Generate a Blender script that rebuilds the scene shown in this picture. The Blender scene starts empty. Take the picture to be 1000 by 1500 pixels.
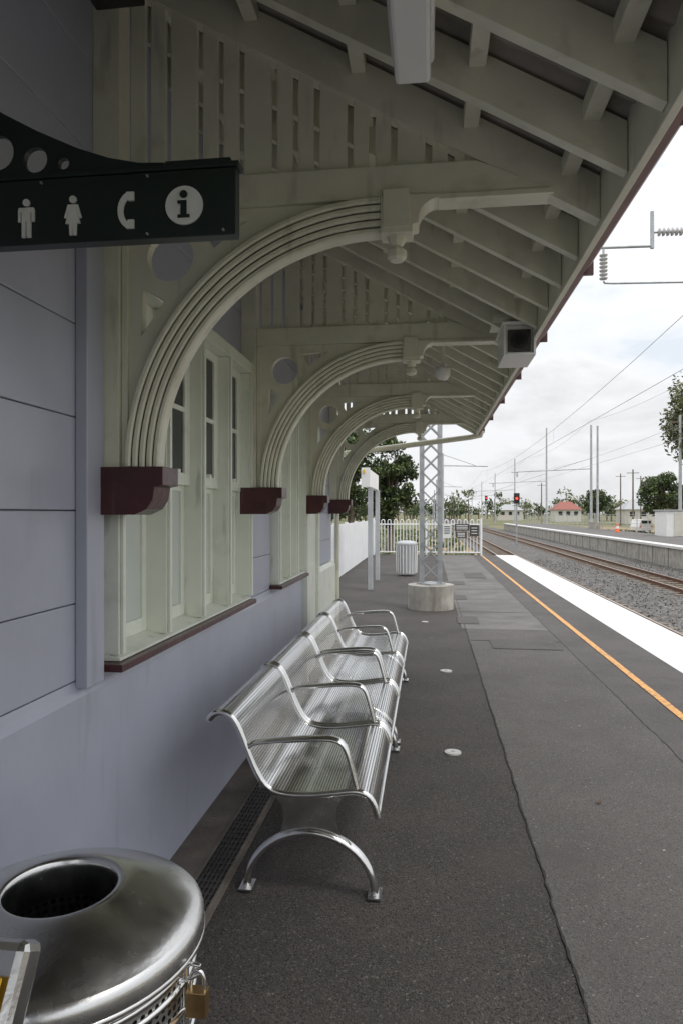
import bpy, math, random
from mathutils import Vector, geometry
random.seed(7)
sc=bpy.context.scene
rad=math.radians
# ------------------------------------------------------------------ materials
def nt(name):
    m=bpy.data.materials.new(name); m.use_nodes=True
    n=m.node_tree; b=n.nodes['Principled BSDF']
    return m,n,b
def mat(name,col,rough=.6,metal=0,var=0.12,vscale=3,bump=0,bscale=60,speck=None,spec=.5,coat=0,var2=None,rvar=0,stretch=None,grime=None):
    m,n,b=nt(name); N=n.nodes; L=n.links
    b.inputs['Roughness'].default_value=rough
    b.inputs['Metallic'].default_value=metal
    b.inputs['Specular IOR Level'].default_value=spec
    tc=N.new('ShaderNodeTexCoord')
    src=tc.outputs['Object']
    if stretch:
        mp=N.new('ShaderNodeMapping'); mp.inputs['Scale'].default_value=stretch; L.new(src,mp.inputs[0]); src=mp.outputs[0]
    nz=N.new('ShaderNodeTexNoise'); nz.inputs['Scale'].default_value=vscale; nz.inputs['Detail'].default_value=6
    nz.inputs['Roughness'].default_value=.6
    L.new(src,nz.inputs['Vector'])
    r=N.new('ShaderNodeMapRange'); r.inputs['From Min'].default_value=.3; r.inputs['From Max'].default_value=.7
    r.inputs['To Min'].default_value=1-var; r.inputs['To Max'].default_value=1+var
    L.new(nz.outputs['Fac'],r.inputs['Value'])
    mu=N.new('ShaderNodeVectorMath'); mu.operation='SCALE'
    mu.inputs[0].default_value=col
    L.new(r.outputs['Result'],mu.inputs['Scale'])
    out=mu.outputs['Vector']
    if rvar:
        r3=N.new('ShaderNodeMapRange'); r3.inputs['From Min'].default_value=.3; r3.inputs['From Max'].default_value=.7
        r3.inputs['To Min'].default_value=max(.02,rough-rvar); r3.inputs['To Max'].default_value=rough+rvar
        L.new(nz.outputs['Fac'],r3.inputs['Value']); L.new(r3.outputs['Result'],b.inputs['Roughness'])
    if speck:
        for (sscale,thr,scol) in speck:
            v=N.new('ShaderNodeTexVoronoi'); v.inputs['Scale'].default_value=sscale
            L.new(tc.outputs['Object'],v.inputs['Vector'])
            sp=N.new('ShaderNodeSeparateColor'); L.new(v.outputs['Color'],sp.inputs['Color'])
            c=N.new('ShaderNodeMath'); c.operation='GREATER_THAN'; c.inputs[1].default_value=thr
            L.new(sp.outputs['Red'],c.inputs[0])
            mx=N.new('ShaderNodeMix'); mx.data_type='RGBA'
            L.new(c.outputs[0],mx.inputs[0]); L.new(out,mx.inputs[6]); mx.inputs[7].default_value=(*scol,1)
            out=mx.outputs[2]
    for vv in (var2,grime):
        if not vv: continue
        (s2,lo,hi,c2)=vv
        n2=N.new('ShaderNodeTexNoise'); n2.inputs['Scale'].default_value=s2; n2.inputs['Detail'].default_value=8
        if vv is grime:
            m2=N.new('ShaderNodeMapping'); m2.inputs['Scale'].default_value=(1,1,.18); L.new(tc.outputs['Object'],m2.inputs[0]); L.new(m2.outputs[0],n2.inputs['Vector'])
        else: L.new(tc.outputs['Object'],n2.inputs['Vector'])
        r2=N.new('ShaderNodeMapRange'); r2.inputs['From Min'].default_value=lo; r2.inputs['From Max'].default_value=hi
        L.new(n2.outputs['Fac'],r2.inputs['Value'])
        mx=N.new('ShaderNodeMix'); mx.data_type='RGBA'
        L.new(r2.outputs['Result'],mx.inputs[0]); L.new(out,mx.inputs[6]); mx.inputs[7].default_value=(*c2,1)
        out=mx.outputs[2]
    L.new(out,b.inputs['Base Color'])
    if bump:
        n3=N.new('ShaderNodeTexNoise'); n3.inputs['Scale'].default_value=bscale; n3.inputs['Detail'].default_value=4
        L.new(src if stretch else tc.outputs['Object'],n3.inputs['Vector'])
        bp=N.new('ShaderNodeBump'); bp.inputs['Strength'].default_value=bump; bp.inputs['Distance'].default_value=.01
        L.new(n3.outputs['Fac'],bp.inputs['Height']); L.new(bp.outputs['Normal'],b.inputs['Normal'])
    if coat: b.inputs['Coat Weight'].default_value=coat
    return m
CREAM=mat('cream_paint',(.74,.73,.60),.36,var=.08,vscale=5,bump=.14,bscale=40,var2=(7,.58,.84,(.52,.49,.38)),grime=(14,.60,.82,(.42,.40,.32)))
CREAMW=mat('window_cream_paint',(.80,.83,.74),.33,var=.05,vscale=4,var2=(6,.58,.88,(.6,.61,.52)),grime=(16,.62,.8,(.45,.46,.4)))
WALL=mat('lilac_grey_paint',(.445,.462,.555),.34,var=.06,vscale=2.2,bump=.16,bscale=16,var2=(1.6,.52,.82,(.38,.395,.475)),grime=(9,.62,.85,(.33,.34,.39)))
MAROON=mat('maroon_paint',(.065,.016,.018),.28,var=.3,vscale=8,bump=.2,bscale=30,grime=(25,.62,.76,(.12,.06,.055)))
GUTTER=mat('gutter_paint',(.24,.14,.13),.45,var=.2,vscale=4)
ROOF=mat('roof_iron_underside',(.36,.33,.29),.7,var=.25,vscale=6,var2=(3,.5,.7,(.22,.18,.15)))
PANE=mat('obscured_glass',(.62,.67,.63),.12,var=.08,vscale=2)
DARKG=mat('dark_glass',(.03,.035,.04),.06,var=.1)
LENS=mat('lens_glass',(.02,.02,.025),.1,var=.1)
SIGN=mat('sign_dark_green',(.010,.020,.018),.35,var=.15,vscale=6,rvar=.08)
SIGNW=mat('sign_white',(.70,.72,.70),.45,var=.08,vscale=20)
BLACK=mat('black_plastic',(.012,.012,.014),.35,var=.1)
GRATE=mat('drain_grate_iron',(.05,.045,.042),.6,var=.3,vscale=20)
WHITE=mat('white_enamel',(.80,.80,.78),.35,var=.05)
STEEL=mat('stainless_steel',(.70,.70,.69),.17,metal=1,var=.06,vscale=18,rvar=.07)
STEELB=mat('brushed_steel',(.60,.60,.59),.22,metal=1,var=.12,vscale=7,bump=.03,bscale=120,rvar=.1)
BRASS=mat('brass',(.42,.28,.13),.35,metal=1,var=.2,vscale=40)
GALV=mat('galvanised_steel',(.42,.44,.45),.5,metal=.6,var=.15,vscale=8)
GALVL=mat('weathered_galvanised',(.46,.48,.49),.6,metal=.2,var=.15,vscale=2)
CONC=mat('concrete',(.38,.36,.32),.85,var=.2,vscale=4,bump=.4,bscale=40,var2=(2.5,.5,.8,(.2,.19,.17)),grime=(6,.55,.7,(.22,.2,.17)))
CONCD=mat('dark_concrete',(.16,.14,.12),.85,var=.3,vscale=5,bump=.5,bscale=50,var2=(3,.5,.7,(.08,.07,.06)))
ASPH=mat('coarse_asphalt',(.050,.044,.040),.8,var=.35,vscale=1.3,bump=1.0,bscale=130,
   speck=[(150,.82,(.080,.071,.063)),(140,.98,(.13,.12,.108)),(170,.78,(.022,.019,.017))],var2=(.9,.5,.8,(.068,.060,.055)))
ASPH2=mat('smooth_asphalt',(.095,.088,.083),.85,var=.2,vscale=1.1,bump=.8,bscale=170,
   speck=[(200,.84,(.135,.125,.118)),(170,.86,(.058,.053,.05)),(120,.994,(.2,.19,.17))],var2=(1.7,.52,.75,(.072,.066,.062)))
ASPH3=mat('dark_asphalt',(.072,.066,.063),.85,var=.25,vscale=1.5,bump=.6,bscale=160,speck=[(180,.86,(.12,.112,.105))],var2=(2.3,.5,.8,(.092,.085,.081)))
ASPH4=mat('pale_asphalt',(.13,.123,.116),.85,var=.25,vscale=2,bump=.5,bscale=200,var2=(.7,.5,.7,(.095,.088,.083)))
CRACK=mat('joint_tar',(.028,.025,.023),.85,var=.3)
YEL=mat('yellow_line_paint',(.62,.31,.09),.6,var=.2,vscale=14,var2=(26,.52,.68,(.2,.14,.09)))
WSTRIP=mat('white_edge_paint',(.64,.635,.62),.6,var=.08,vscale=3,bump=.2,bscale=60,var2=(3,.52,.8,(.48,.47,.45)))
BALL=mat('ballast',(.105,.098,.092),.9,var=.25,vscale=.8,bump=1,bscale=18,speck=[(15,.72,(.20,.19,.178)),(17,.68,(.042,.038,.034))])
BALLR=mat('rusty_ballast',(.085,.066,.054),.9,var=.25,vscale=.8,bump=1,bscale=18,speck=[(15,.72,(.15,.125,.105)),(17,.68,(.038,.03,.024))])
RUST=mat('rail_rust',(.15,.075,.045),.6,var=.3,vscale=5)
RAILT=mat('rail_top',(.55,.50,.46),.35,metal=1,var=.1)
SLP=mat('sleeper_concrete',(.19,.155,.12),.9,var=.2)
LAND=mat('dry_grass_ground',(.17,.145,.075),.95,var=.3,vscale=.08,bump=.6,bscale=6,var2=(.05,.42,.62,(.09,.12,.04)))
DIRT=mat('dirt',(.28,.19,.11),.95,var=.2,vscale=.6,bump=.6,bscale=12,var2=(.3,.5,.65,(.15,.15,.06)))
WPAINT=mat('white_fence_paint',(.80,.81,.82),.5,var=.06,vscale=2)
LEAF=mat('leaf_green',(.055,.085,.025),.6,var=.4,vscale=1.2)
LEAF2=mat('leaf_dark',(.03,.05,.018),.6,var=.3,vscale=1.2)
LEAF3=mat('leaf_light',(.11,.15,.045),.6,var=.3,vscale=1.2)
EUC=mat('eucalypt_leaf',(.19,.20,.10),.6,var=.35,vscale=1.2)
EUC2=mat('eucalypt_leaf_dark',(.10,.115,.055),.6,var=.3,vscale=1.2)
BARK=mat('bark',(.16,.13,.10),.9,var=.3,vscale=3,bump=.5,bscale=10)
TERRA=mat('red_roof',(.26,.08,.06),.6,var=.15)
GREYR=mat('grey_roof',(.35,.36,.37),.5,var=.1)
HOUSEW=mat('house_wall',(.6,.58,.52),.7,var=.08)
PORC=mat('insulator_porcelain',(.5,.5,.49),.3,var=.1)
YSTICK=mat('yellow_sticker',(.75,.45,.03),.4,var=.05)
ORANGE=mat('orange_plastic',(.7,.12,.03),.5,var=.1)
DEADLEAF=mat('dead_leaf',(.12,.06,.03),.8,var=.4,vscale=20)
CHALK=mat('pale_litter',(.42,.40,.37),.8,var=.2)
def perf(name,col,pitch,rr,rough=.25,metal=1):
    m,n,b=nt(name); N=n.nodes; L=n.links
    b.inputs['Base Color'].default_value=(*col,1); b.inputs['Metallic'].default_value=metal; b.inputs['Roughness'].default_value=rough
    uv=N.new('ShaderNodeUVMap'); uv.uv_map='UVMap'
    sx=N.new('ShaderNodeSeparateXYZ'); L.new(uv.outputs['UV'],sx.inputs[0])
    def M_(op,a,bv=None):
        k=N.new('ShaderNodeMath'); k.operation=op
        if hasattr(a,'links'): L.new(a,k.inputs[0])
        else: k.inputs[0].default_value=a
        if bv is not None:
            if hasattr(bv,'links'): L.new(bv,k.inputs[1])
            else: k.inputs[1].default_value=bv
        return k.outputs[0]
    def cell(o):
        f=M_('FRACT',M_('DIVIDE',o,pitch)); return M_('SUBTRACT',f,.5)
    u=cell(sx.outputs['X']); v=cell(sx.outputs['Y'])
    d=M_('SQRT',M_('ADD',M_('MULTIPLY',u,u),M_('MULTIPLY',v,v)))
    hole=M_('GREATER_THAN',d,rr)
    L.new(hole,b.inputs['Alpha'])
    return m
PERF=perf('perforated_steel',(.74,.74,.73),.0125,.33,.15)
PERFB=perf('perforated_bin_steel',(.78,.78,.77),.016,.32,.25)
def emis(name,col,st):
    m,n,b=nt(name); b.inputs['Base Color'].default_value=(*col,1)
    b.inputs['Emission Color'].default_value=(*col,1); b.inputs['Emission Strength'].default_value=st; return m
REDL=emis('red_signal_lamp',(1,.05,.03),3)

# ------------------------------------------------------------------ mesh builder
def empty(name,loc=(0,0,0)):
    e=bpy.data.objects.new(name,None); e.empty_display_size=.2; sc.collection.objects.link(e); return e
class M:
    def __init__(s,name,parent=None,bevel=0):
        s.n=name;s.p=parent;s.v=[];s.f=[];s.mi=[];s.sm=[];s.mats=[];s.uv=[];s.has=False;s.bev=bevel
    def add(s,vs,fs,m,smooth=False,uv=None):
        o=len(s.v); s.v+= [tuple(a) for a in vs]
        if m not in s.mats: s.mats.append(m)
        k=s.mats.index(m)
        for f in fs: s.f.append([o+i for i in f]); s.mi.append(k); s.sm.append(smooth)
        if uv: s.has=True; s.uv+=uv
        else: s.uv+=[(0,0)]*len(vs)
    def box(s,x0,x1,y0,y1,z0,z1,m):
        vs=[(x,y,z) for x in(x0,x1) for y in(y0,y1) for z in(z0,z1)]
        s.add(vs,[(0,1,3,2),(4,6,7,5),(0,4,5,1),(2,3,7,6),(0,2,6,4),(1,5,7,3)],m)
    def beam(s,a,b,w,h,m,up=(0,0,1)):
        a=Vector(a);b=Vector(b);t=(b-a).normalized();u=Vector(up)
        if abs(t.dot(u))>.99:u=Vector((1,0,0))
        r=t.cross(u).normalized();u=r.cross(t)
        vs=[]
        for p in(a,b):
            for i,j in((-1,-1),(1,-1),(1,1),(-1,1)): vs.append(p+r*(i*w/2)+u*(j*h/2))
        s.add(vs,[(0,1,2,3),(7,6,5,4),(0,4,5,1),(1,5,6,2),(2,6,7,3),(3,7,4,0)],m)
    def tube(s,pts,r,m,n=8,ry=None,ref=None,cap=True,smooth=True):
        pts=[Vector(p) for p in pts]; k=len(pts); rs=r if isinstance(r,(list,tuple)) else [r]*k
        vs=[];N=None
        for i,p in enumerate(pts):
            t=(pts[min(i+1,k-1)]-pts[max(i-1,0)]).normalized()
            if N is None or ref:
                q=Vector(ref) if ref else (Vector((0,0,1)) if abs(t.z)<.9 else Vector((1,0,0)))
                N=(q-t*q.dot(t)).normalized()
            else: N=(N-t*N.dot(t)).normalized()
            B=t.cross(N)
            for j in range(n):
                a=2*math.pi*j/n; vs.append(p+N*(rs[i]*math.cos(a))+B*((ry or rs[i])*math.sin(a)))
        fs=[(i*n+j,i*n+(j+1)%n,(i+1)*n+(j+1)%n,(i+1)*n+j) for i in range(k-1) for j in range(n)]
        s.add(vs,fs,m,smooth)
        if cap: s.add(vs[:n],[tuple(range(n))[::-1]],m); s.add(vs[-n:],[tuple(range(n))],m)
    def ext(s,loops,f,t0,t1,m):
        L3=[[Vector((a,b,0)) for a,b in l] for l in loops]
        tr=geometry.tessellate_polygon(L3)
        flat=[p for l in loops for p in l]; k=len(flat)
        vs=[f(a,b,t0) for a,b in flat]+[f(a,b,t1) for a,b in flat]
        fs=[tuple(t) for t in tr]+[tuple(i+k for i in t)[::-1] for t in tr]
        o=0
        for l in loops:
            q=len(l)
            for i in range(q):
                j=(i+1)%q; fs.append((o+i,o+j,o+j+k,o+i+k))
            o+=q
        s.add(vs,fs,m)
    def xz(s,loops,y0,y1,m): s.ext(loops,lambda a,b,t:(a,t,b),y0,y1,m)
    def lathe(s,prof,c,m,n=32,smooth=True,uv=False):
        vs=[];us=[]
        for (r,z) in prof:
            for j in range(n+1):
                a=2*math.pi*j/n; vs.append((c[0]+r*math.cos(a),c[1]+r*math.sin(a),c[2]+z)); us.append((a*max(.01,r),z))
        w=n+1
        fs=[(i*w+j,i*w+j+1,(i+1)*w+j+1,(i+1)*w+j) for i in range(len(prof)-1) for j in range(n)]
        s.add(vs,fs,m,smooth,us if uv else None)
    def cyl(s,c,r,z0,z1,m,n=24):
        s.lathe([(0.0005,z0),(r,z0),(r,z0),(r,z1),(r,z1),(0.0005,z1)],c,m,n,False)
    def done(s,recalc=True):
        me=bpy.data.meshes.new(s.n); me.from_pydata(s.v,[],s.f)
        for mm in s.mats: me.materials.append(mm)
        me.polygons.foreach_set('material_index',s.mi); me.polygons.foreach_set('use_smooth',s.sm)
        if s.has:
            ul=me.uv_layers.new(name='UVMap')
            for lp in me.loops: ul.data[lp.index].uv=s.uv[lp.vertex_index]
        me.update()
        if recalc:
            import bmesh
            bm=bmesh.new(); bm.from_mesh(me); bmesh.ops.recalc_face_normals(bm,faces=bm.faces); bm.to_mesh(me); bm.free()
        o=bpy.data.objects.new(s.n,me); sc.collection.objects.link(o)
        if s.p: o.parent=s.p
        if s.bev:
            b=o.modifiers.new('bevel','BEVEL'); b.width=s.bev; b.segments=2; b.limit_method='ANGLE'; b.angle_limit=rad(40)
        return o
def arc(cx,cz,r,a0,a1,n,rz=None):
    rz=rz or r
    return [(cx+r*math.cos(rad(a0+(a1-a0)*i/n)),cz+rz*math.sin(rad(a0+(a1-a0)*i/n))) for i in range(n+1)]

# ------------------------------------------------------------------ ground & platform
g=M('ground'); g.add([(-1500,-1500,-1.16),(1500,-1500,-1.16),(1500,2500,-1.16),(-1500,2500,-1.16)],[(0,1,2,3)],LAND); g.done()
pf=M('station_platform')
pf.box(-14,3.17,-8,26.6,-1.3,0,ASPH)
pf.box(3.175,3.21,-8,26.6,-1.3,-.16,CONC)
pf.box(2.51,3.25,-8,26.6,-.15,.006,WSTRIP)
def sheet(m,x0,x1,y0,y1,z,mt): m.add([(x0,y0,z),(x1,y0,z),(x1,y1,z),(x0,y1,z)],[(0,1,2,3)],mt)
sheet(pf,.5,1.62,-8,9.6,.004,ASPH2)
sheet(pf,.45,1.62,9.6,26.5,.004,ASPH4)
sheet(pf,1.62,2.508,-8,26.5,.0045,ASPH3)
def joint(x,y0,y1,w,z,seed):
    r=random.Random(seed); vs=[];fs=[];y=y0;i=0;off=0
    while y<y1:
        off=off*.8+r.uniform(-.004,.004); wa=w*r.uniform(.1,1.2); wb=w*r.uniform(.1,1.2)
        vs+=[(x+off-wa,y,z),(x+off+wb,y,z)]
        if i: fs.append((2*i-2,2*i-1,2*i+1,2*i))
        i+=1;y+=.035
    pf.add(vs,fs,CRACK)
joint(.5,-1,14,.006,.0062,1); joint(1.62,-1,22,.004,.0068,2)
for yy in(8.7,11.2,14.5): 
    pf.add([(.5,yy,.0085),(1.62,yy,.0085),(1.62,yy+.02,.0085),(.5,yy+.02,.0085)],[(0,1,2,3)],CRACK)
for (x0,x1,y0,y1) in((.42,.72,10.0,10.7),(.75,1.55,8.2,8.8),(.3,.7,12.8,13.5),(.25,.8,15.5,16.2),(.9,1.4,17,18.6)):
    sheet(pf,x0,x1,y0,y1,.0095,ASPH3)
sheet(pf,-1.18,-.85,-3,8.4,.005,CONCD)
pf.done(False)
yl=M('yellow_safety_line'); 
y=-2;r=random.Random(4)
while y<26:
    sheet(yl,1.93+r.uniform(-.002,.002),2.0+r.uniform(-.002,.002),y,y+.5,.011,YEL); y+=.5
yl.done(False)
dr=M('drain_grate')
dr.box(-1.01,-.998,1.0,8.2,.002,.012,CONCD); dr.box(-.882,-.87,1.0,8.2,.002,.012,CONCD)
sheet(dr,-.998,-.882,1.0,8.2,.0065,BLACK)
y=1.0
while y<8.2:
    dr.box(-.996,-.884,y,y+.010,.007,.0105,GRATE); y+=.05
for xx in(-.98,-.96,-.94,-.92,-.90): dr.box(xx-.004,xx+.004,1,8.2,.007,.0115,GRATE)
dr.done()
for i,(x,y,rr) in enumerate(((.157,4.61,.055),(.17,6.98,.06),(-.06,10.1,.05))):
    c=M('service_lid'); c.cyl((x,y,0),rr,0,.010,CHALK); c.cyl((x,y,0),rr*.72,.010,.012,GALVL); c.cyl((x,y,0),rr*.25,.012,.014,CONC); c.done()
lf=M('fallen_leaves'); r=random.Random(9)
for i in range(40):
    x=r.uniform(-.7,2.4); y=r.uniform(2.2,9); a=r.uniform(0,6.3); s=r.uniform(.004,.011)
    if i==0: x,y,s=.93,3.9,.03
    ca,sa=math.cos(a)*s,math.sin(a)*s
    lf.add([(x-ca,y-sa,.013),(x+sa*.4,y-ca*.4,.02),(x+ca,y+sa,.014),(x-sa*.4,y+ca*.4,.018)],[(0,1,2,3)],DEADLEAF if i%3 or i==0 else CHALK)
lf.done(False)

# ------------------------------------------------------------------ railway
bl=M('ballast_bed')
nx,ny=30,300
r=random.Random(3);vs=[];fs=[]
for j in range(ny+1):
    for i in range(nx+1):
        x=3.2+(11.9-3.2)*i/nx; y=-8+j*1.2+ (0 if j<120 else (j-120)*1.5)
        z=-1.065+r.uniform(-.02,.02)
        vs.append((x,y,z))
for c in range(nx):
    xm=3.2+8.7*(c+.5)/nx
    near=min(abs(xm-4.66),abs(xm-8.93))<.75
    fs=[(j*(nx+1)+c,j*(nx+1)+c+1,(j+1)*(nx+1)+c+1,(j+1)*(nx+1)+c) for j in range(ny)]
    used=sorted({i for f in fs for i in f}); mp={u:k for k,u in enumerate(used)}
    bl.add([vs[u] for u in used],[tuple(mp[i] for i in f) for f in fs],BALLR if near else BALL)
bl.done(False)
ls=M('ballast_stones'); r=random.Random(31)
for i in range(5200):
    x=r.uniform(5.35,11.7); y=6+34*r.random()**1.4; s=r.uniform(.02,.042); z=-1.05+r.uniform(-.01,.015)
    if min(abs(x-q) for q in(5.23,8.36,9.5))<.12: continue
    p=[Vector((r.uniform(.6,1)*a,r.uniform(.6,1)*b_,r.uniform(.4,.9)*c_))*s for a,b_,c_ in((1,0,0),(-1,0,0),(0,1,0),(0,-1,0),(0,0,1),(0,0,-1))]
    o=Vector((x,y,z)); an=r.uniform(0,6.28); ca,sa=math.cos(an),math.sin(an)
    p=[o+Vector((q.x*ca-q.y*sa,q.x*sa+q.y*ca,q.z+q.x*.4)) for q in p]
    ls.add(p,[(0,2,4),(2,1,4),(1,3,4),(3,0,4),(2,0,5),(1,2,5),(3,1,5),(0,3,5)],BALLR if abs(x-8.93)<.75 else BALL)
ls.done(False)
for cx in(4.66,8.93):
    t=M('railway_track')
    for sx in(-.5335-.035,.5335+.035):
        x=cx+sx
        t.box(x-.065,x+.065,-8,600,-1.05,-1.035,RUST); t.box(x-.011,x+.011,-8,600,-1.035,-.96,RUST)
        t.box(x-.042,x+.042,-8,600,-.96,-.925,RUST); t.box(x-.026,x+.026,-8,600,-.925,-.922,RAILT)
    y=-6
    while y<200:
        t.box(cx-1.0,cx+1.0,y,y+.22,-1.1,-1.04,SLP); y+=.68
    t.done()
op=M('opposite_platform')
op.box(11.9,17.6,10,112,-1.3,-.06,CONC); op.box(11.8,12.5,10,112,-.12,.0,WSTRIP); op.box(12.5,17.6,10,112,-.06,-.01,ASPH4)
y=12
while y<112: op.box(11.88,11.9,y,y+.03,-1.1,-.13,CONCD); y+=2.4
op.done()
dd=M('dirt_path'); sheet(dd,-2,3.2,27,120,-1.12,DIRT); sheet(dd,17.8,40,60,140,-1.12,DIRT); dd.done(False)

# ------------------------------------------------------------------ station building
SB=empty('station_building')
XW=-1.2
w=M('wall_core',SB)
w.xz([[(-9.5,0),(-1.27,0),(-1.27,3.45),(-5.3,5.75),(-9.5,3.45)]],-3,8.36,WALL); w.done()
w=M('lower_wall',SB)
w.xz([[(-1.268,.0),(-1.18,.0),(-1.18,.97),(-1.195,1.0),(XW-.002,1.022),(-1.268,1.022)]],-3,6.33,WALL)
w.xz([[(-1.268,.0),(-1.15,.0),(-1.15,.97),(-1.18,1.015),(-1.268,1.022)]],7.08,8.38,CREAMW)
w.done()
w=M('upper_wall_boards',SB,bevel=.004)
segs=[(-3,2.40),(4.30,5.10),(6.24,6.33),(7.06,8.38)]
zs=[1.024,1.29,1.61,1.93,2.25,2.57,2.89,3.21,3.53,3.8]
for a,b in zip(zs[:-1],zs[1:]):
    for (y0,y1) in (segs if b<2.6 else [(-3,8.38)]):
        w.box(-1.268,XW,y0,y1,a+.0015,b-.0015,WALL)
w.done()
w=M('wall_pilasters',SB,bevel=.004)
for y in(.41,2.33): w.box(XW+.001,-1.155,y-.13,y-.005,1.0,2.66,WALL)
w.done()
def window(y0,y1,n,nm):
    w=M(nm,SB,bevel=.003)
    w.box(-1.268,-1.10,y0-.07,y1+.02,1.022,1.05,MAROON)
    w.xz([[(-1.268,1.0515),(-1.13,1.0515),(-1.13,1.062),(-1.268,1.10)]],y0-.02,y1+.0,CREAMW)
    w.box(-1.268,-1.125,y0-.02,y1+.02,2.50,2.568,CREAMW)
    st=(y1-y0)/n
    for i in range(n+1):
        y=y0+i*st; w.box(-1.267,-1.135,y-.022,y+.022,1.075,2.499,CREAMW)
        w.box(-1.1345,-1.122,y-.012,y+.012,1.075,2.499,CREAMW)
    for i in range(n):
        a=y0+i*st+.0225; b=y0+(i+1)*st-.0225
        for (z0,z1,xf,pm) in((1.09,1.76,-1.225,PANE),(1.74,2.498,-1.195,DARKG)):
            e=.045 if pm is PANE else .075
            w.box(xf-.03,xf,a,a+e,z0,z1,CREAMW); w.box(xf-.03,xf,b-e,b,z0,z1,CREAMW)
            w.box(xf-.03,xf-.001,a+e+.0005,b-e-.0005,z0,z0+.06,CREAMW); w.box(xf-.03,xf-.001,a+e+.0005,b-e-.0005,z1-.05,z1,CREAMW)
            if pm is DARKG: w.box(xf-.028,xf-.002,a+e+.0005,b-e-.0005,2.10,2.125,CREAMW)
            w.box(xf-.02,xf-.012,a+.044,b-.044,z0+.05,z1-.04,pm)
        w.beam((-1.19,(a+b)/2-.03,1.80),(-1.16,(a+b)/2-.03,1.80),.03,.02,CREAMW)
    w.done()
window(2.42,4.28,4,'window_1'); window(5.14,6.22,3,'window_2')
w=M('door',SB,bevel=.003)
w.box(-1.268,-1.13,6.335,6.41,0,2.5,CREAMW); w.box(-1.268,-1.13,6.98,7.06,0,2.5,CREAMW); w.box(-1.268,-1.13,6.41,6.98,2.42,2.5,CREAMW)
w.box(-1.268,-1.16,6.41,6.98,0.02,2.42,CREAMW); w.box(-1.159,-1.15,6.5,6.89,.3,1.1,CREAMW); w.box(-1.159,-1.15,6.5,6.89,1.3,2.2,CREAMW)
w.done()
# canopy
hl=lambda x:2.78-.567*(x-.189)
trY=[.41,2.37,4.33,6.29,8.22]
def section_sweep(m,cx,cz,r0,r1,y0,y1):
    n=44; ribs=5; wd=(r1-r0)/ribs
    for k in range(ribs):
        c=r0+(k+.5)*wd; hw=wd*.5
        yk=y0+.009*(ribs-1-k)
        g_=.009
        sec=[(c-hw,y1-.003*(k+1)),(c-hw,yk+g_),(c-hw*.72,yk+.0035),(c-hw*.55,yk),(c+hw*.55,yk),(c+hw*.72,yk+.0035),(c+hw,yk+g_),(c+hw,y1-.003*(k+1))]
        vs=[];K=len(sec)
        for i in range(n+1):
            a=rad(180-90*i/n)
            for (rr,yy) in sec: vs.append((cx+rr*math.cos(a),yy,cz+rr*math.sin(a)))
        fs=[(i*K+j,i*K+(j+1)%K,(i+1)*K+(j+1)%K,(i+1)*K+j) for i in range(n) for j in range(K) if not (j==0 and k>0)]
        fs+=[tuple(range(K)),tuple(range(n*K,n*K+K))]
        m.add(vs,fs,CREAM)
for ti,Y in enumerate(trY):
    t=M('canopy_truss_%d'%(ti+1),SB,bevel=.0015)
    t.xz([[(-1.199,1.595),(-1.03,1.595),(-.985,1.615),(-.962,1.65),(-.955,1.695),(-.925,1.70),(-.925,1.765),(-1.199,1.765)]],Y-.075,Y+.075,MAROON)
    t.box(-1.199,-1.10,Y-.045,Y+.045,1.766,3.5,CREAM)
    t.box(-1.098,-1.075,Y-.03,Y+.03,1.766,2.67,CREAM)
    cx,cz=-.165,1.767
    outer=[(-1.099,1.80),(-1.099,2.679),(-.166,2.679)]+arc(cx,cz,.90,90,178,30)
    t.xz([outer,arc(-.92,2.52,.086,0,348,29),[(-1.02,2.41),(-.94,2.365),(-1.03,2.24)],[(-.805,2.625),(-.76,2.545),(-.635,2.635)]],Y-.018,Y+.022,CREAM)
    section_sweep(t,cx,cz,.80,.914,Y-.055,Y+.045)
    t.xz([[(-1.0985,2.68),(.40,2.68),(.20,2.772),(.155,2.79),(-1.0985,2.79)]],Y-.035,Y+.035,CREAM)
    t.box(.03,.41,Y-.045,Y+.045,2.662,2.679,CREAM)
    pr=[(-.164,2.555),(-.055,2.555),(-.055,2.58),(-.035,2.585)]+[( .035-.07*math.cos(rad(a)),2.595+.07*math.sin(rad(a))) for a in range(0,91,15)]+[(.035,2.6795),(-.164,2.6795)]
    t.xz([pr],Y-.05,Y+.045,CREAM)
    t.box(-.155,-.065,Y-.058,Y-.0505,2.57,2.70,CREAM)
    t.lathe([(.001,2.470),(.024,2.474),(.034,2.484),(.034,2.508),(.024,2.517),(.018,2.522),(.03,2.538),(.034,2.5545)],(-.11,Y,0),CREAM,8,False)
    x=-1.07;k=0
    wid=[.053,.053,.095]
    while x<.1:
        wd=wid[k%3]
        x1=min(x+wd,.12)
        t.xz([[(x,2.789),(x1,2.789),(x1,hl(x1)+.03),(x,hl(x)+.03)]],Y-.012,Y+.012,CREAM)
        x+=wd+.023;k+=1
    t.xz([[(-1.198,hl(-1.198)),(.56,hl(.56)),(.56,hl(.56)+.145),(-1.198,hl(-1.198)+.145)]],Y-.03,Y+.03,CREAM)
    t.done()
t=M('canopy_rafters',SB,bevel=.002)
Y=.41-.3267*9
while Y<8.3:
    if min(abs(Y-q) for q in trY)>.1:
        t.xz([[(-1.198,hl(-1.198)),(.559,hl(.559)),(.559,hl(.559)+.145),(-1.198,hl(-1.198)+.145)]],Y-.02,Y+.02,CREAM)
    Y+=.3267
for xb in(-1.0,-.62,-.24,.14,.46):
    z=hl(xb)+.145
    t.box(xb-.025,xb+.025,-2.9,8.38,z-.05,z+.006,CREAM)
t.done()
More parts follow.
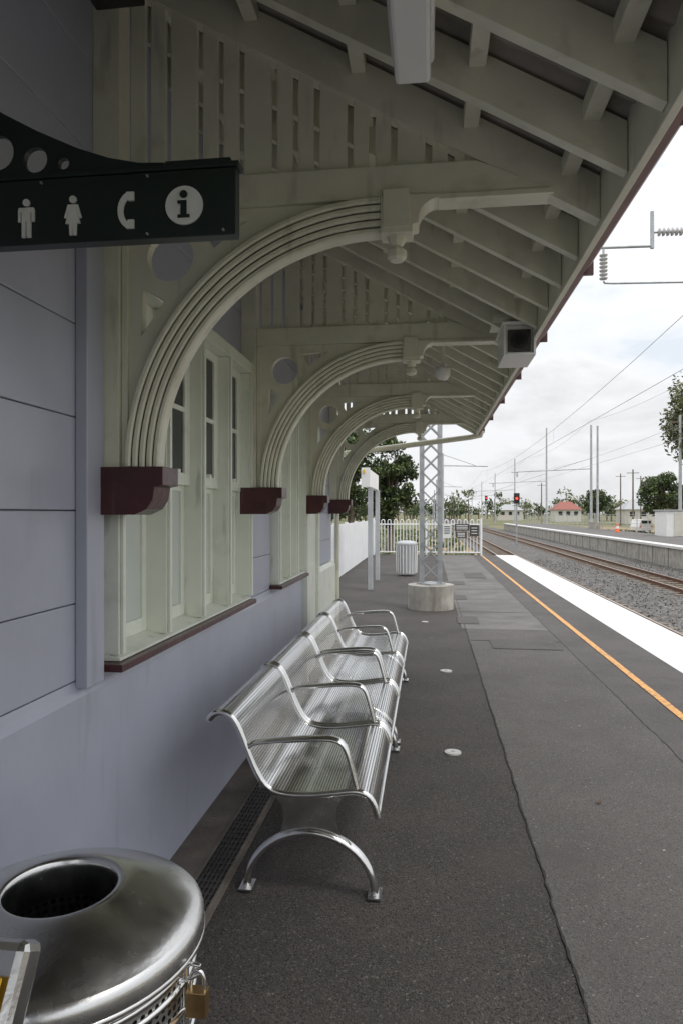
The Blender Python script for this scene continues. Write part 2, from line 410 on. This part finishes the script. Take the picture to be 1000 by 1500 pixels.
t=M('canopy_fascia',SB,bevel=.003)
t.box(.561,.586,-3,8.42,2.548,2.755,CREAM)
t.done()
t=M('canopy_gutter',SB)
t.xz([[(.588,2.585),(.635,2.59),(.655,2.615),(.665,2.70),(.68,2.72),(.665,2.73),(.588,2.73)]],-3,8.44,GUTTER)
t.box(.5875,.61,-3,8.43,2.555,2.5845,GUTTER)
y=-2.6
while y<8.4: t.box(.605,.668,y,y+.015,2.578,2.735,MAROON); y+=1.1
t.done()
t=M('roof',SB)
vs=[];fs=[];n=900
xa,xb=.64,-5.3
for i in range(n+1):
    y=-3.05+11.5*i/n; dz=.009*math.sin(2*math.pi*y/.076)
    vs+=[(xa,y,hl(xa)+.165+dz),(xb,y,hl(xb)+.165+dz),(-9.9,y,hl(xb)+.165+dz-.567*4.6)]
for i in range(n): fs+=[(3*i,3*i+1,3*i+4,3*i+3),(3*i+1,3*i+2,3*i+5,3*i+4)]
t.add(vs,fs,ROOF,True); t.done(False)
t=M('end_barge',SB,bevel=.003)
t.xz([[(-5.2,hl(-5.2)-.02),(.58,hl(.58)-.02),(.58,hl(.58)+.15),(-5.2,hl(-5.2)+.15)]],8.40,8.43,CREAM)
t.done()
t=M('downpipe',SB)
t.tube([(.63,8.40,2.60),(.62,8.42,2.55),(.5,8.45,2.53),(-.69,8.46,2.39),(-1.1,8.46,2.34),(-1.14,8.44,2.25),(-1.14,8.44,0.02)],.034,CREAM,10)
t.done()
t=M('fluorescent_light',None,bevel=.012)
t.box(-.095,.005,.55,1.93,2.805,2.885,WHITE); t.box(-.105,.015,.53,1.95,2.87,2.93,WHITE); t.done()
t=M('ceiling_speaker',None,bevel=.006); t.box(-1.02,-.86,1.87,2.0,3.155,3.22,BLACK); t.box(-.98,-.9,1.9,1.95,3.22,3.4,BLACK); t.done()
# CCTV
c=M('security_camera',None,bevel=.004)
c.box(.40,.57,3.80,4.1,2.455,2.62,WHITE)
c.box(.425,.545,3.787,3.7995,2.478,2.597,GRATE)
c.xz([arc(.485,2.537,.044,0,345,23)],3.781,3.7865,BLACK)
c.xz([arc(.485,2.537,.026,0,345,23)],3.776,3.7805,LENS)
for (x0,x1) in((.40,.412),(.558,.57)): c.box(x0,x1,3.77,3.7995,2.455,2.62,WHITE)
c.box(.39,.58,3.75,4.12,2.622,2.632,WHITE); c.box(.4125,.5575,3.77,3.7995,2.455,2.467,WHITE)
c.beam((.48,3.95,2.632),(.48,4.05,2.70),.06,.04,CREAM); c.box(.36,.559,3.9,4.2,2.69,2.72,CREAM)
c.done()
c=M('bulkhead_lamp'); c.lathe([(.001,2.565),(.035,2.573),(.052,2.60),(.055,2.63),(.055,2.66),(.001,2.66)],(.10,5.0,0),WHITE,20)
c.tube([(.10,5.0,2.66),(.10,5.0,2.95)],.012,CREAM); c.done()

# ------------------------------------------------------------------ hanging facilities sign
S=empty('facilities_sign')
b=M('board',S,bevel=.002); b.box(-1.155,-.433,1.5,1.535,2.232,2.385,SIGN); b.box(-1.155,-.425,1.496,1.54,2.386,2.398,SIGN); b.box(-.60,-.445,1.50,1.53,2.3985,2.408,SIGN); b.done()
b=M('scroll_crest',S)
top=[(-.605,2.3985),(-.605,2.410),(-.668,2.414),(-.74,2.43),(-.818,2.458),(-.92,2.506),(-1.006,2.553),(-1.09,2.62),(-1.155,2.70),(-1.155,2.3985)]
b.xz([top,arc(-.923,2.437,.030,0,345,23),arc(-.852,2.424,.014,0,345,15),arc(-1.02,2.46,.042,0,345,23)],1.51,1.525,SIGN)
b.done()
b=M('pictograms',S); yf0,yf1=1.4945,1.4995
def disc(cx,cz,r_,mt=SIGNW,a=yf0): b.xz([arc(cx,cz,r_,0,348,29)],a,yf1,mt)
cx=-.937; cz=2.293
disc(cx,cz+.037,.0085)
b.xz([[(cx-.018,cz+.025),(cx+.018,cz+.025),(cx+.02,cz+.02),(cx+.02,cz-.008),(cx+.014,cz-.008),(cx+.014,cz+.014),(cx+.011,cz+.014),(cx+.011,cz-.045),(cx+.002,cz-.045),(cx+.001,cz-.008),(cx-.001,cz-.008),(cx-.002,cz-.045),(cx-.011,cz-.045),(cx-.011,cz+.014),(cx-.014,cz+.014),(cx-.014,cz-.008),(cx-.02,cz-.008),(cx-.02,cz+.02)]],yf0,yf1,SIGNW)
cx=-.821
disc(cx,cz+.038,.0085)
b.xz([[(cx-.012,cz+.026),(cx+.012,cz+.026),(cx+.021,cz-.004),(cx+.016,cz-.006),(cx+.008,cz+.014),(cx+.018,cz-.018),(cx+.009,cz-.018),(cx+.008,cz-.045),(cx+.001,cz-.045),(cx,cz-.018),(cx-.001,cz-.045),(cx-.008,cz-.045),(cx-.009,cz-.018),(cx-.018,cz-.018),(cx-.008,cz+.014),(cx-.016,cz-.006),(cx-.021,cz-.004)]],yf0,yf1,SIGNW)
cx=-.69; cz=2.298
ph=arc(cx+.014,cz,.035,110,250,12,.044)+arc(cx+.014,cz,.022,245,115,12,.030)
b.xz([ph],yf0,yf1,SIGNW)
b.xz([[(cx-.0,cz+.042),(cx+.018,cz+.042),(cx+.018,cz+.022),(cx+.004,cz+.022)]],yf0-.0006,yf1,SIGNW)
b.xz([[(cx-.0,cz-.042),(cx+.018,cz-.042),(cx+.018,cz-.022),(cx+.004,cz-.022)]],yf0-.0006,yf1,SIGNW)
cx=-.552; cz=2.302
disc(cx,cz,.044)
b.xz([arc(cx,cz+.024,.009,0,345,15)],yf0-.003,yf0-.0005,SIGN)
b.xz([[(cx-.014,cz+.010),(cx+.007,cz+.010),(cx+.007,cz-.022),(cx+.014,cz-.022),(cx+.014,cz-.029),(cx-.014,cz-.029),(cx-.014,cz-.022),(cx-.007,cz-.022),(cx-.007,cz+.003),(cx-.014,cz+.003)]],yf0-.003,yf0-.0005,SIGN)
for (x,z) in((-.64,2.375),(-.9,2.375),(-.64,2.242),(-.46,2.242)): b.xz([arc(x,z,.003,0,330,11)],yf0,yf1,GALV)
b.done()

# ------------------------------------------------------------------ benches
prof=[(-.925,.728),(-.91,.748),(-.885,.760),(-.855,.760),(-.828,.745),(-.805,.715),(-.785,.672),(-.757,.60),(-.725,.525),(-.69,.468),(-.655,.44),(-.61,.427),(-.54,.424),(-.46,.430),(-.38,.442),(-.32,.452),(-.28,.452),(-.248,.438),(-.226,.41),(-.212,.37),(-.208,.35)]
def smooth(p,it=2):
    for _ in range(it):
        q=[p[0]]
        for a,b in zip(p[:-1],p[1:]): q+=[(a[0]*.75+b[0]*.25,a[1]*.75+b[1]*.25),(a[0]*.25+b[0]*.75,a[1]*.25+b[1]*.75)]
        q.append(p[-1]); p=q
    return p
sp=smooth(prof,1)
def bench(y0,nm):
    B=empty(nm)
    L=.935
    for i in range(2):
        a=y0+i*(L+.012); bb=a+L
        m=M('seat_panel_%d'%(i+1),B)
        vs=[];uv=[];s=0
        for k,(x,z) in enumerate(sp):
            if k: s+=math.hypot(x-sp[k-1][0],z-sp[k-1][1])
            for yy in(a+.02,bb-.02): vs.append((x,yy,z)); uv.append((yy,s))
        fs=[(2*k,2*k+1,2*k+3,2*k+2) for k in range(len(sp)-1)]
        m.add(vs,fs,PERF,True,uv)
        m.done(False)
        m=M('panel_frame_%d'%(i+1),B)
        for yy in(a+.012,bb-.012): m.tube([(x,yy,z-.002) for x,z in sp],.014,STEEL,8)
        m.tube([(sp[0][0],a+.012,sp[0][1]-.006),(sp[0][0],bb-.012,sp[0][1]-.006)],.011,STEEL)
        m.tube([(sp[-1][0],a+.012,sp[-1][1]-.003),(sp[-1][0],bb-.012,sp[-1][1]-.003)],.010,STEEL)
        m.tube([(-.70,a+.02,.45),(-.70,bb-.02,.45)],.012,STEELB); m.tube([(-.36,a+.02,.425),(-.36,bb-.02,.425)],.012,STEELB)
        m.done()
    ys=[y0+.03,y0+L+.006,y0+2*L-.02]
    m=M('armrests',B)
    for yy in ys:
        pts=[(-.758,.606),(-.742,.625),(-.70,.636),(-.6,.646),(-.5,.656),(-.42,.660),(-.385,.657),(-.355,.642),(-.338,.615),(-.322,.56),(-.306,.50),(-.295,.455)]
        m.tube([(x,yy,z) for x,z in smooth(pts,1)],.028,STEEL,12,ry=.012,ref=(0,1,0))
    m.done()
    m=M('legs',B)
    for yy in(y0+.05,y0+2*L-.05):
        m.tube([(x,yy,z) for x,z in arc(-.495,.012,.272,180,0,28,.245)],.026,STEEL,12,ry=.017,ref=(0,1,0))
        for xx in(-.767,-.223):
            m.box(xx-.028,xx+.028,yy-.045,yy+.045,.0105,.017,STEELB)
            for q in(-.035,.035): m.cyl((xx,yy+q,0),.007,.017,.026,GALV,8)
        m.xz([[(-.66,.418),(-.35,.432),(-.385,.36),(-.39,.30),(-.36,.225),(-.43,.25),(-.495,.258),(-.56,.25),(-.63,.225),(-.61,.30),(-.615,.36)]],yy-.004,yy+.004,STEELB)
    m.tube([(-.52,y0+.04,.395),(-.52,y0+2*L-.04,.395)],.025,STEELB,10)
    m.done()
bench(2.79,'metal_bench'); bench(4.71,'metal_bench')

# ------------------------------------------------------------------ litter bin
BN=empty('litter_bin'); C=(-.71,1.25,0)
b=M('lid',BN)
lp=[(.262,.762),(.270,.763),(.2735,.768),(.2735,.800),(.271,.808),(.264,.816)]+smooth([(.264,.816),(.245,.829),(.215,.843),(.18,.857),(.15,.868),(.122,.876),(.108,.876),(.103,.868),(.101,.855),(.101,.80)],2)[1:]
b.lathe(lp,(C[0],C[1],0),STEELB,72); b.lathe([(.2745,.768),(.2765,.770),(.2765,.776),(.2745,.778)],C,STEEL,72); b.done()
b=M('perforated_body',BN)
b.lathe([(.250,.05),(.252,.4),(.254,.762)],C,PERFB,64,uv=True); b.done(False)
b=M('body_bands',BN)
for z in(.05,.36,.60,.665,.715,.742): b.lathe([(.2535,z),(.260,z+.002),(.260,z+.010),(.2535,z+.012)],C,STEEL,64)
for k in range(5):
    a=rad(-75+72*k); x=C[0]+.256*math.cos(a); y=C[1]+.256*math.sin(a); b.tube([(x,y,.02),(x,y,.76)],.008,STEEL)
b.cyl(C,.24,.02,.05,STEELB); b.done()
b=M('liner',BN); b.lathe([(.225,.06),(.228,.76)],C,BLACK,48)
b.lathe([(.102,.83),(.108,.70)],C,PERFB,48,uv=True); b.lathe([(.13,.82),(.14,.45),(.001,.44)],C,BLACK,48); b.done()
b=M('padlock',BN,bevel=.003)
px,py=C[0]+.288*math.cos(rad(-6)),C[1]+.288*math.sin(rad(-6))
b.box(px-.020,px+.018,py-.012,py+.012,.672,.718,BRASS)
b.tube([(px-.014,py,.718),(px-.014,py,.740),(px-.009,py,.750),(px-.001,py,.754),(px+.007,py,.750),(px+.012,py,.740),(px+.012,py,.718)],.004,STEEL)
b.tube([(px-.035,py,.752),(px-.015,py,.765),(px+.004,py,.762),(px+.006,py,.748),(px-.02,py,.735),(px-.035,py,.73)],.0045,STEEL)
b.done()
CR=empty('ticket_card_reader')
b=M('head',CR,bevel=.012); b.beam((-.55,.74,.965),(-.55,.80,1.065),.13,.05,STEELB); b.done()
b=M('face',CR,bevel=.002); b.beam((-.55,.708,.98),(-.55,.75,1.05),.10,.004,YSTICK); b.done()
b=M('post',CR); b.tube([(-.56,.80,.0),(-.56,.80,.97)],.035,STEELB,16); b.cyl((-.56,.80,0),.08,.0,.015,STEELB); b.done()

# ------------------------------------------------------------------ lattice mast
LM=empty('overhead_line_mast'); X0,Y0=.03,11.62
b=M('concrete_base',LM,bevel=.015); b.cyl((X0,Y0,0),.385,0,.40,CONC,28); b.cyl((X0,Y0,0),.24,.40,.43,GALV,4); b.done()
b=M('lattice_column',LM)
hw=.15; H=7.6
for sx in(-hw,hw):
    b.box(X0+sx-.04,X0+sx+.04,Y0-.09,Y0-.08,.43,H,GALV); b.box(X0+sx-.04,X0+sx+.04,Y0+.08,Y0+.09,.43,H,GALV)
    b.box(X0+sx-.005+(.035 if sx>0 else -.035),X0+sx+.005+(.035 if sx>0 else -.035),Y0-.08,Y0+.08,.43,H,GALV)
z=.5;k=0
while z<H-.3:
    for yy,sg in((-.097,1),(.097,-1)):
        q=1 if k%2 else -1
        b.beam((X0-hw*q*sg,Y0+yy,z),(X0+hw*q*sg,Y0+yy,z+.30),.008,.022,GALV,up=(1,0,0))
        b.beam((X0+hw*q*sg,Y0+yy*1.1,z),(X0-hw*q*sg,Y0+yy*1.1,z+.30),.008,.022,GALV,up=(1,0,0))
    z+=.30;k+=1
b.done()
b=M('cantilever_arm',LM)
def insul(m,p0,p1,r_=.07,n=7):
    p0=Vector(p0);p1=Vector(p1); pts=[];rs=[]
    for i in range(n):
        for q,rr in((0,.35),(.15,1),(.5,.85),(.6,.35)): pts.append(p0+(p1-p0)*((i+q)/n)); rs.append(r_*rr)
    m.tube(pts,rs,PORC,12)
b.tube([(X0,Y0,5.97),(2.83,Y0,5.95),(3.6,Y0,5.94)],.025,GALV)
b.tube([(3.59,Y0,5.90),(3.59,Y0,6.50)],.032,GALV)
b.tube([(3.59,Y0,6.16),(3.68,Y0,6.16)],.02,GALV); insul(b,(3.68,Y0,6.16),(4.15,Y0,6.15))
b.tube([(4.15,Y0,6.15),(4.7,Y0,6.13)],.02,GALV)
b.tube([(2.83,Y0,5.95),(2.83,Y0,5.84)],.018,GALV); insul(b,(2.83,Y0,5.84),(2.83,Y0,5.40))
b.tube([(2.83,Y0,5.40),(2.85,Y0,5.37),(2.98,Y0,5.36),(5.1,Y0,5.31)],.018,GALV)
b.tube([(4.66,Y0,5.31),(4.66,Y0,4.3)],.01,GALV)
b.done()
for cx in(4.66,8.93):
    b=M('overhead_wires'); 
    b.tube([(cx,-8,4.27),(cx,500,4.27)],.0065,GALV,5)
    pts=[]
    sp_=50.
    y=-38.4
    while y<480:
        for q in range(10):
            u=q/10; pts.append((cx,y+u*sp_,5.35-.7*4*u*(1-u)))
        y+=sp_
    b.tube(pts,.0065,GALV,5)
    for i,p in enumerate(pts):
        if i%3==1 and p[1]<120: b.tube([(cx,p[1],4.27),p],.003,GALV,4)
    b.done()
b=M('feeder_wires')
for (x,z) in((16.2,11.0),):
    pts=[]; y=-20
    while y<480:
        for q in range(8):
            u=q/8; pts.append((x,y+u*46,z-1.0*4*u*(1-u)))
        y+=46
    b.tube(pts,.011,GALV,5)
b.done()
for i,(yy,top) in enumerate(((74.5,9.9),(102,13.0),(139,11.5),(180,11),(225,11),(275,11))):
    b=M('catenary_pole'); x=16.9
    zb=-.1 if yy<112 else -1.2
    b.tube([(x,yy,zb),(x,yy,top+1)],[.15,.1],GALVL,10)
    if i==0: b.tube([(x+.65,yy,zb),(x+.65,yy,top+.9)],[.13,.1],GALVL,10); b.cyl((x+.3,yy,0),.6,zb,zb+.8,CONC,16)
    b.tube([(x,yy,6.3),(x-8.2,yy,6.0)],.05,GALVL); b.tube([(x,yy,7.4),(x-4,yy,6.15)],.03,GALVL)
    insul(b,(x-7.6,yy,6.0),(x-7.6,yy,5.4),.12,4)
    b.done()
for i,yy in enumerate((62,110,160,215)):
    b=M('catenary_pole'); x=1.2; b.tube([(x,yy,-1.2),(x,yy,7)],[.14,.1],GALVL,10); b.tube([(x,yy,5.9),(x+4,yy,5.8)],.05,GALVL); b.tube([(x,yy,6.9),(x+3,yy,5.85)],.03,GALVL); b.done()
b=M('utility_pole'); b.tube([(21.8,63,-1.1),(21.8,63,10.2)],[.17,.11],GALVL,10); b.beam((21.0,63,9.6),(22.6,63,9.6),.1,.1,BARK); b.done()
for (x,yy,h) in((34,120,9),(40,150,10),(47,160,10),(27,170,9)):
    b=M('utility_pole'); b.tube([(x,yy,-1.1),(x,yy,h)],[.17,.11],BARK,8); b.beam((x-1,yy,h-.6),(x+1,yy,h-.6),.1,.1,BARK); b.done()
for (x,yy,z) in((6.95,56,2.8),(9.6,118,4.2)):
    b=M('railway_signal')
    b.tube([(x,yy,-1.1),(x,yy,z+.3)],.06,GALV); b.box(x-.22,x+.22,yy-.12,yy+.05,z-.42,z+.42,BLACK)
    b.xz([arc(x,z+.0,.10,0,345,15)],yy-.14,yy-.121,REDL); b.xz([arc(x,z+.25,.08,0,345,15)],yy-.14,yy-.121,DARKG)
    b.xz([arc(x,z,.15,0,180,12)+arc(x,z,.13,180,0,12)],yy-.3,yy-.121,BLACK)
    b.box(x-.3,x+.3,yy+.1,yy+.5,z-.6,z-.55,GALV); b.done()

# ------------------------------------------------------------------ platform furniture far
b=M('picket_fence'); y=8.9; X=-2.15
while y<26.1:
    b.box(X-.012,X+.012,y,y+.085,.06,1.33,WPAINT); y+=.11
b.box(X-.05,X-.0125,8.9,26.1,.3,.38,WPAINT); b.box(X-.05,X-.0125,8.9,26.1,1.05,1.13,WPAINT)
y=9
while y<26.2: b.box(X-.14,X-.055,y,y+.09,0,1.36,WPAINT); y+=2.4
b.done()
b=M('tubular_gate_fence'); Y=26.2; x=-2.05
while x<1.9:
    a=arc(x+.06,1.30,.06,180,0,6)
    b.tube([(x,Y,.08)]+[(p,Y,q) for p,q in a]+[(x+.12,Y,.08)],.016,WPAINT,6)
    x+=.24
for z in(.12,1.18): b.tube([(-2.1,Y,z),(1.95,Y,z)],.022,WPAINT,6)
for x in(-2.1,-.1,1.95): b.tube([(x,Y,0),(x,Y,1.42)],.035,WPAINT,8)
b.done()
b=M('warning_sign'); b.box(.52,.82,26.12,26.14,.66,1.2,SIGNW); 
for z in(1.1,1.02,.94,.86): b.box(.56,.78,26.113,26.119,z-.02,z+.01,BLACK)
b.done()
b=M('notice_board'); 
for (x0,x1,z0,z1) in((.96,1.5,.95,1.2),(1.0,1.4,.68,.9),(1.52,1.85,.74,1.15)):
    b.box(x0,x1,26.12,26.14,z0,z1,GRATE)
    for k in range(3): b.box(x0+.06,x1-.06,26.113,26.119,z0+(z1-z0)*(.25+.25*k)-.012,z0+(z1-z0)*(.25+.25*k)+.014,SIGNW)
b.done()
b=M('name_board_frame',None,bevel=.004)
for (x,y) in((-1.22,14.3),(-1.22,16.3)): b.box(x-.05,x+.05,y-.05,y+.05,0,2.15,GALVL)
b.box(-1.36,-1.22,14.0,16.6,2.16,2.52,WHITE); b.box(-1.38,-1.20,13.97,14.0,2.14,2.54,WHITE); b.box(-1.35,-1.30,13.955,13.9695,2.42,2.5,YSTICK); b.done()
b=M('post_bin'); c=(-.57,17.6,0)
b.lathe([(.24,.06),(.26,.78),(.27,.8),(.27,.84),(.22,.88),(.1,.9),(.001,.9)],c,GALVL,24)
for k in range(20):
    a=2*math.pi*k/20; b.tube([(c[0]+.255*math.cos(a),c[1]+.255*math.sin(a),.08),(c[0]+.27*math.cos(a),c[1]+.27*math.sin(a),.78)],.012,WHITE,5)
b.done()
b=M('wire_fence'); y=14
while y<150: b.tube([(17.9,y,-1.1),(17.9,y,1.5)],.035,GALVL,6); y+=3
for z in(.1,.4,.7,1.0,1.3,1.5): b.tube([(17.9,14,z),(17.9,150,z)],.014,GALVL,4)
b.done()
b=M('equipment_hut',None,bevel=.02); b.box(16.4,18.6,50,52.5,-.1,1.75,WHITE); b.box(16.3,18.7,49.9,52.6,1.76,1.86,GREYR); b.box(16.9,17.7,49.97,49.999,0,1.6,HOUSEW)
for k in range(6): b.box(17.9,18.4,49.97,49.999,.9+.1*k,.95+.1*k,GALV)
b.done()
b=M('traffic_cone'); b.lathe([(.25,0),(.25,.04),(.17,.05),(.06,.75),(.03,.78),(.001,.78)],(16,61,0),ORANGE,16); b.lathe([(.137,.3),(.108,.5)],(16,61,0),WHITE,16); b.done()
b=M('parked_car',None,bevel=.06); x,y=29.5,98
b.xz([[(x-.9,.35-1.1),(x+.9,.35-1.1),(x+.95,-.35),(x+.8,.3),(x+.65,.75),(x-.65,.75),(x-.8,.3),(x-.95,-.35)]],y,y+4.2,WHITE)
b.box(x-.6,x+.6,y-.02,y-.001,.2,.6,DARKG)
for q in(-.75,.55): b.box(x+q,x+q+.2,y+.4,y+1.05,-1.1,-.5,BLACK); b.box(x+q,x+q+.2,y+3,y+3.65,-1.1,-.5,BLACK)
for q in(-.85,.65): b.box(x+q,x+q+.2,y-.02,y-.001,-.3,-.1,ORANGE)
b.done()
def house(nm,x,y,wd,dp,h,rh,rm,wm):
    H=empty(nm); b=M('walls',H); b.box(x-wd/2,x+wd/2,y,y+dp,-1.1,h,wm)
    for k in(-.3,0,.3): b.box(x+k*wd-.6,x+k*wd+.6,y-.05,y-.001,h*.35,h*.8,DARKG)
    b.done()
    b=M('roof',H); o=.5
    vs=[(x-wd/2-o,y-o,h),(x+wd/2+o,y-o,h),(x+wd/2+o,y+dp+o,h),(x-wd/2-o,y+dp+o,h),(x-wd*.2,y+dp/2,h+rh),(x+wd*.2,y+dp/2,h+rh)]
    b.add(vs,[(0,1,5,4),(1,2,5),(2,3,4,5),(3,0,4),(0,3,2,1)],rm); b.done()
house('red_roof_house',44,225,8,9,2.8,2.6,TERRA,HOUSEW)
house('grey_roof_house',53,178,9,8,2.6,2.6,GREYR,HOUSEW)
house('red_roof_house',63,190,9,8,2.8,2.9,TERRA,WHITE)
house('grey_roof_house',30,260,9,8,2.8,2.2,GREYR,HOUSEW)

# ------------------------------------------------------------------ trees
def leaves(m,c,r_,n,size,mats,rr,flat=.7):
    for _ in range(n):
        while True:
            p=Vector((rr.uniform(-1,1),rr.uniform(-1,1),rr.uniform(-1,1)))
            if p.length<1: break
        q=Vector(c)+Vector((p.x*r_,p.y*r_,p.z*r_*flat))
        a=Vector((rr.gauss(0,1),rr.gauss(0,1),rr.gauss(0,1))).normalized()
        b_=a.cross(Vector((rr.gauss(0,1),rr.gauss(0,1),rr.gauss(0,1)))).normalized()
        s=size*rr.uniform(.6,1.3)
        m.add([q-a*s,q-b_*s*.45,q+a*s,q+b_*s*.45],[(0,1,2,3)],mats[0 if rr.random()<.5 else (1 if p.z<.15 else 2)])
def tree(nm,x,y,z0,H,cr,cb,ncl,nl,ls,mats,seed,flat=.7):
    rr=random.Random(seed); m=M(nm)
    tp=(x+rr.uniform(-.3,.3),y,z0+(H)*.72)
    m.tube([(x,y,z0),(x+rr.uniform(-.1,.1)*cr,y,z0+H*.3),(x+rr.uniform(-.15,.15)*cr,y,z0+H*.5),tp],[H*.028,H*.022,H*.015,H*.006],BARK,8)
    cz=z0+(cb+H)/2; hz=(H-cb)/2
    for i in range(ncl):
        while True:
            p=Vector((rr.uniform(-1,1),rr.uniform(-1,1),rr.uniform(-1,1)))
            if .35<p.length<1: break
        c=(x+p.x*cr*.85,y+p.y*cr*.85,cz+p.z*hz*.85)
        if i%3==0:
            s=Vector((x,y,z0+H*rr.uniform(.3,.55))); e=Vector(c); mid=(s+e)/2+Vector((0,0,.1*cr))
            m.tube([s,mid,e],[H*.011,H*.006,H*.002],BARK,5)
        leaves(m,c,cr*rr.uniform(.22,.4),nl,ls,mats,rr,flat)
    m.done(False)
G=[LEAF,LEAF2,LEAF3]; E=[EUC,EUC2,EUC]
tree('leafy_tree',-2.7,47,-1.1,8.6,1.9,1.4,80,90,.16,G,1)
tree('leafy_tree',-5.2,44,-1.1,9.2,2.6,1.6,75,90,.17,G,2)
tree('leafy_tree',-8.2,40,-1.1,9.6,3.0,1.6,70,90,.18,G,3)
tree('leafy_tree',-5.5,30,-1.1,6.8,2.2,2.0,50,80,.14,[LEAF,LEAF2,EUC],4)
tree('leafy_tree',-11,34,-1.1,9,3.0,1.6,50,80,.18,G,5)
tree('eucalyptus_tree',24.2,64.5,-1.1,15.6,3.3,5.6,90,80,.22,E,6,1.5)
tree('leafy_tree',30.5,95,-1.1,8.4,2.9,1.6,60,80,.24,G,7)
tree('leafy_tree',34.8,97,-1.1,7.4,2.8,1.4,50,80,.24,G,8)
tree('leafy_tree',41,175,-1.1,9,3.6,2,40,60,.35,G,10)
m=M('distant_tree_line'); rr=random.Random(12)
for i in range(190):
    yy=rr.uniform(230,420); x=rr.uniform(-.32,.62)*yy
    h=rr.uniform(6,13)*(.8+.2*math.sin(x*.05)); w_=rr.uniform(3,6)
    m.tube([(x,yy,-1.1),(x,yy,h*.6)],[.3,.15],BARK,5)
    ma=rr.choice([G,E,G])
    for k in range(7):
        leaves(m,(x+rr.uniform(-w_,w_)*.7,yy+rr.uniform(-2,2),rr.uniform(1.2,h*.85)),w_*.45,22,.65,ma,rr,.8)
m.done(False)
m=M('trackside_grass'); rr=random.Random(13)
for i in range(2600):
    x=rr.choice([rr.uniform(-9,2.8),rr.uniform(18.2,30)]); y=rr.uniform(28,110)
    h=rr.uniform(.1,.35); a=rr.uniform(0,6.28); c_,s_=math.cos(a)*.2,math.sin(a)*.2
    m.add([(x-c_,y-s_,-1.12),(x+c_,y+s_,-1.12),(x+c_*1.3,y+s_*1.2,-1.12+h),(x-c_*.8,y-s_*1.1,-1.12+h*.8)],[(0,1,2,3)],rr.choice([LEAF,EUC,LEAF3]))
m.done(False)

# ------------------------------------------------------------------ world / sun / camera
W=bpy.data.worlds.new('World'); sc.world=W; W.use_nodes=True
N=W.node_tree.nodes; L=W.node_tree.links; bg=N['Background']
sky=N.new('ShaderNodeTexSky'); sky.sky_type='NISHITA'; sky.sun_disc=False
EL,AZ=58,115
sky.sun_elevation=rad(EL); sky.sun_rotation=rad(AZ); sky.air_density=1.2; sky.dust_density=2
tc=N.new('ShaderNodeTexCoord'); mp=N.new('ShaderNodeMapping'); mp.inputs['Scale'].default_value=(1,1,2.8); mp.inputs['Location'].default_value=(.3,.1,.2)
nz=N.new('ShaderNodeTexNoise'); nz.inputs['Scale'].default_value=3.2; nz.inputs['Detail'].default_value=8; nz.inputs['Roughness'].default_value=.58; nz.inputs['Distortion'].default_value=.3
L.new(tc.outputs['Generated'],mp.inputs[0]); L.new(mp.outputs[0],nz.inputs['Vector'])
r1=N.new('ShaderNodeMapRange'); r1.inputs['From Min'].default_value=.36; r1.inputs['From Max'].default_value=.50; L.new(nz.outputs['Fac'],r1.inputs['Value'])
r1.inputs['To Min'].default_value=.6
cr=N.new('ShaderNodeMapRange'); cr.inputs['From Min'].default_value=.40; cr.inputs['From Max'].default_value=.64; cr.inputs['To Min'].default_value=7.8; cr.inputs['To Max'].default_value=5.6
L.new(nz.outputs['Fac'],cr.inputs['Value'])
# overcast luminance rises toward the zenith
sx=N.new('ShaderNodeSeparateXYZ'); L.new(tc.outputs['Generated'],sx.inputs[0])
p2=N.new('ShaderNodeMath'); p2.operation='MULTIPLY'; L.new(sx.outputs['Z'],p2.inputs[0]); L.new(sx.outputs['Z'],p2.inputs[1])
p3=N.new('ShaderNodeMath'); p3.operation='MULTIPLY_ADD'; L.new(p2.outputs[0],p3.inputs[0]); p3.inputs[1].default_value=1.5; p3.inputs[2].default_value=1.0
p4=N.new('ShaderNodeMath'); p4.operation='MULTIPLY'; L.new(p3.outputs[0],p4.inputs[0]); L.new(cr.outputs[0],p4.inputs[1])
cc=N.new('ShaderNodeVectorMath'); cc.operation='SCALE'; cc.inputs[0].default_value=(.98,.99,1.015); L.new(p4.outputs[0],cc.inputs['Scale'])
mx=N.new('ShaderNodeMix'); mx.data_type='RGBA'; L.new(r1.outputs[0],mx.inputs[0]); L.new(sky.outputs[0],mx.inputs[6]); L.new(cc.outputs[0],mx.inputs[7])
L.new(mx.outputs[2],bg.inputs['Color']); bg.inputs['Strength'].default_value=.137
sd=bpy.data.lights.new('sun','SUN'); sd.energy=1.3; sd.angle=rad(14); sd.color=(1,.95,.88)
so=bpy.data.objects.new('sun',sd); sc.collection.objects.link(so)
d=Vector((math.sin(rad(AZ))*math.cos(rad(EL)),math.cos(rad(AZ))*math.cos(rad(EL)),math.sin(rad(EL))))
so.rotation_euler=d.to_track_quat('Z','Y').to_euler()
cd=bpy.data.cameras.new('camera'); co=bpy.data.objects.new('camera',cd); sc.collection.objects.link(co)
co.location=(0,0,1.6); co.rotation_euler=(rad(90),0,rad(7.29)); cd.sensor_fit='HORIZONTAL'; cd.sensor_width=24; cd.lens=24; cd.shift_y=.002
cd.clip_start=.05; cd.clip_end=5000; sc.camera=co
sc.view_settings.view_transform='Standard'; sc.view_settings.look='None'; sc.view_settings.exposure=0
print('polys',sum(len(o.data.polygons) for o in bpy.data.objects if o.type=='MESH'))
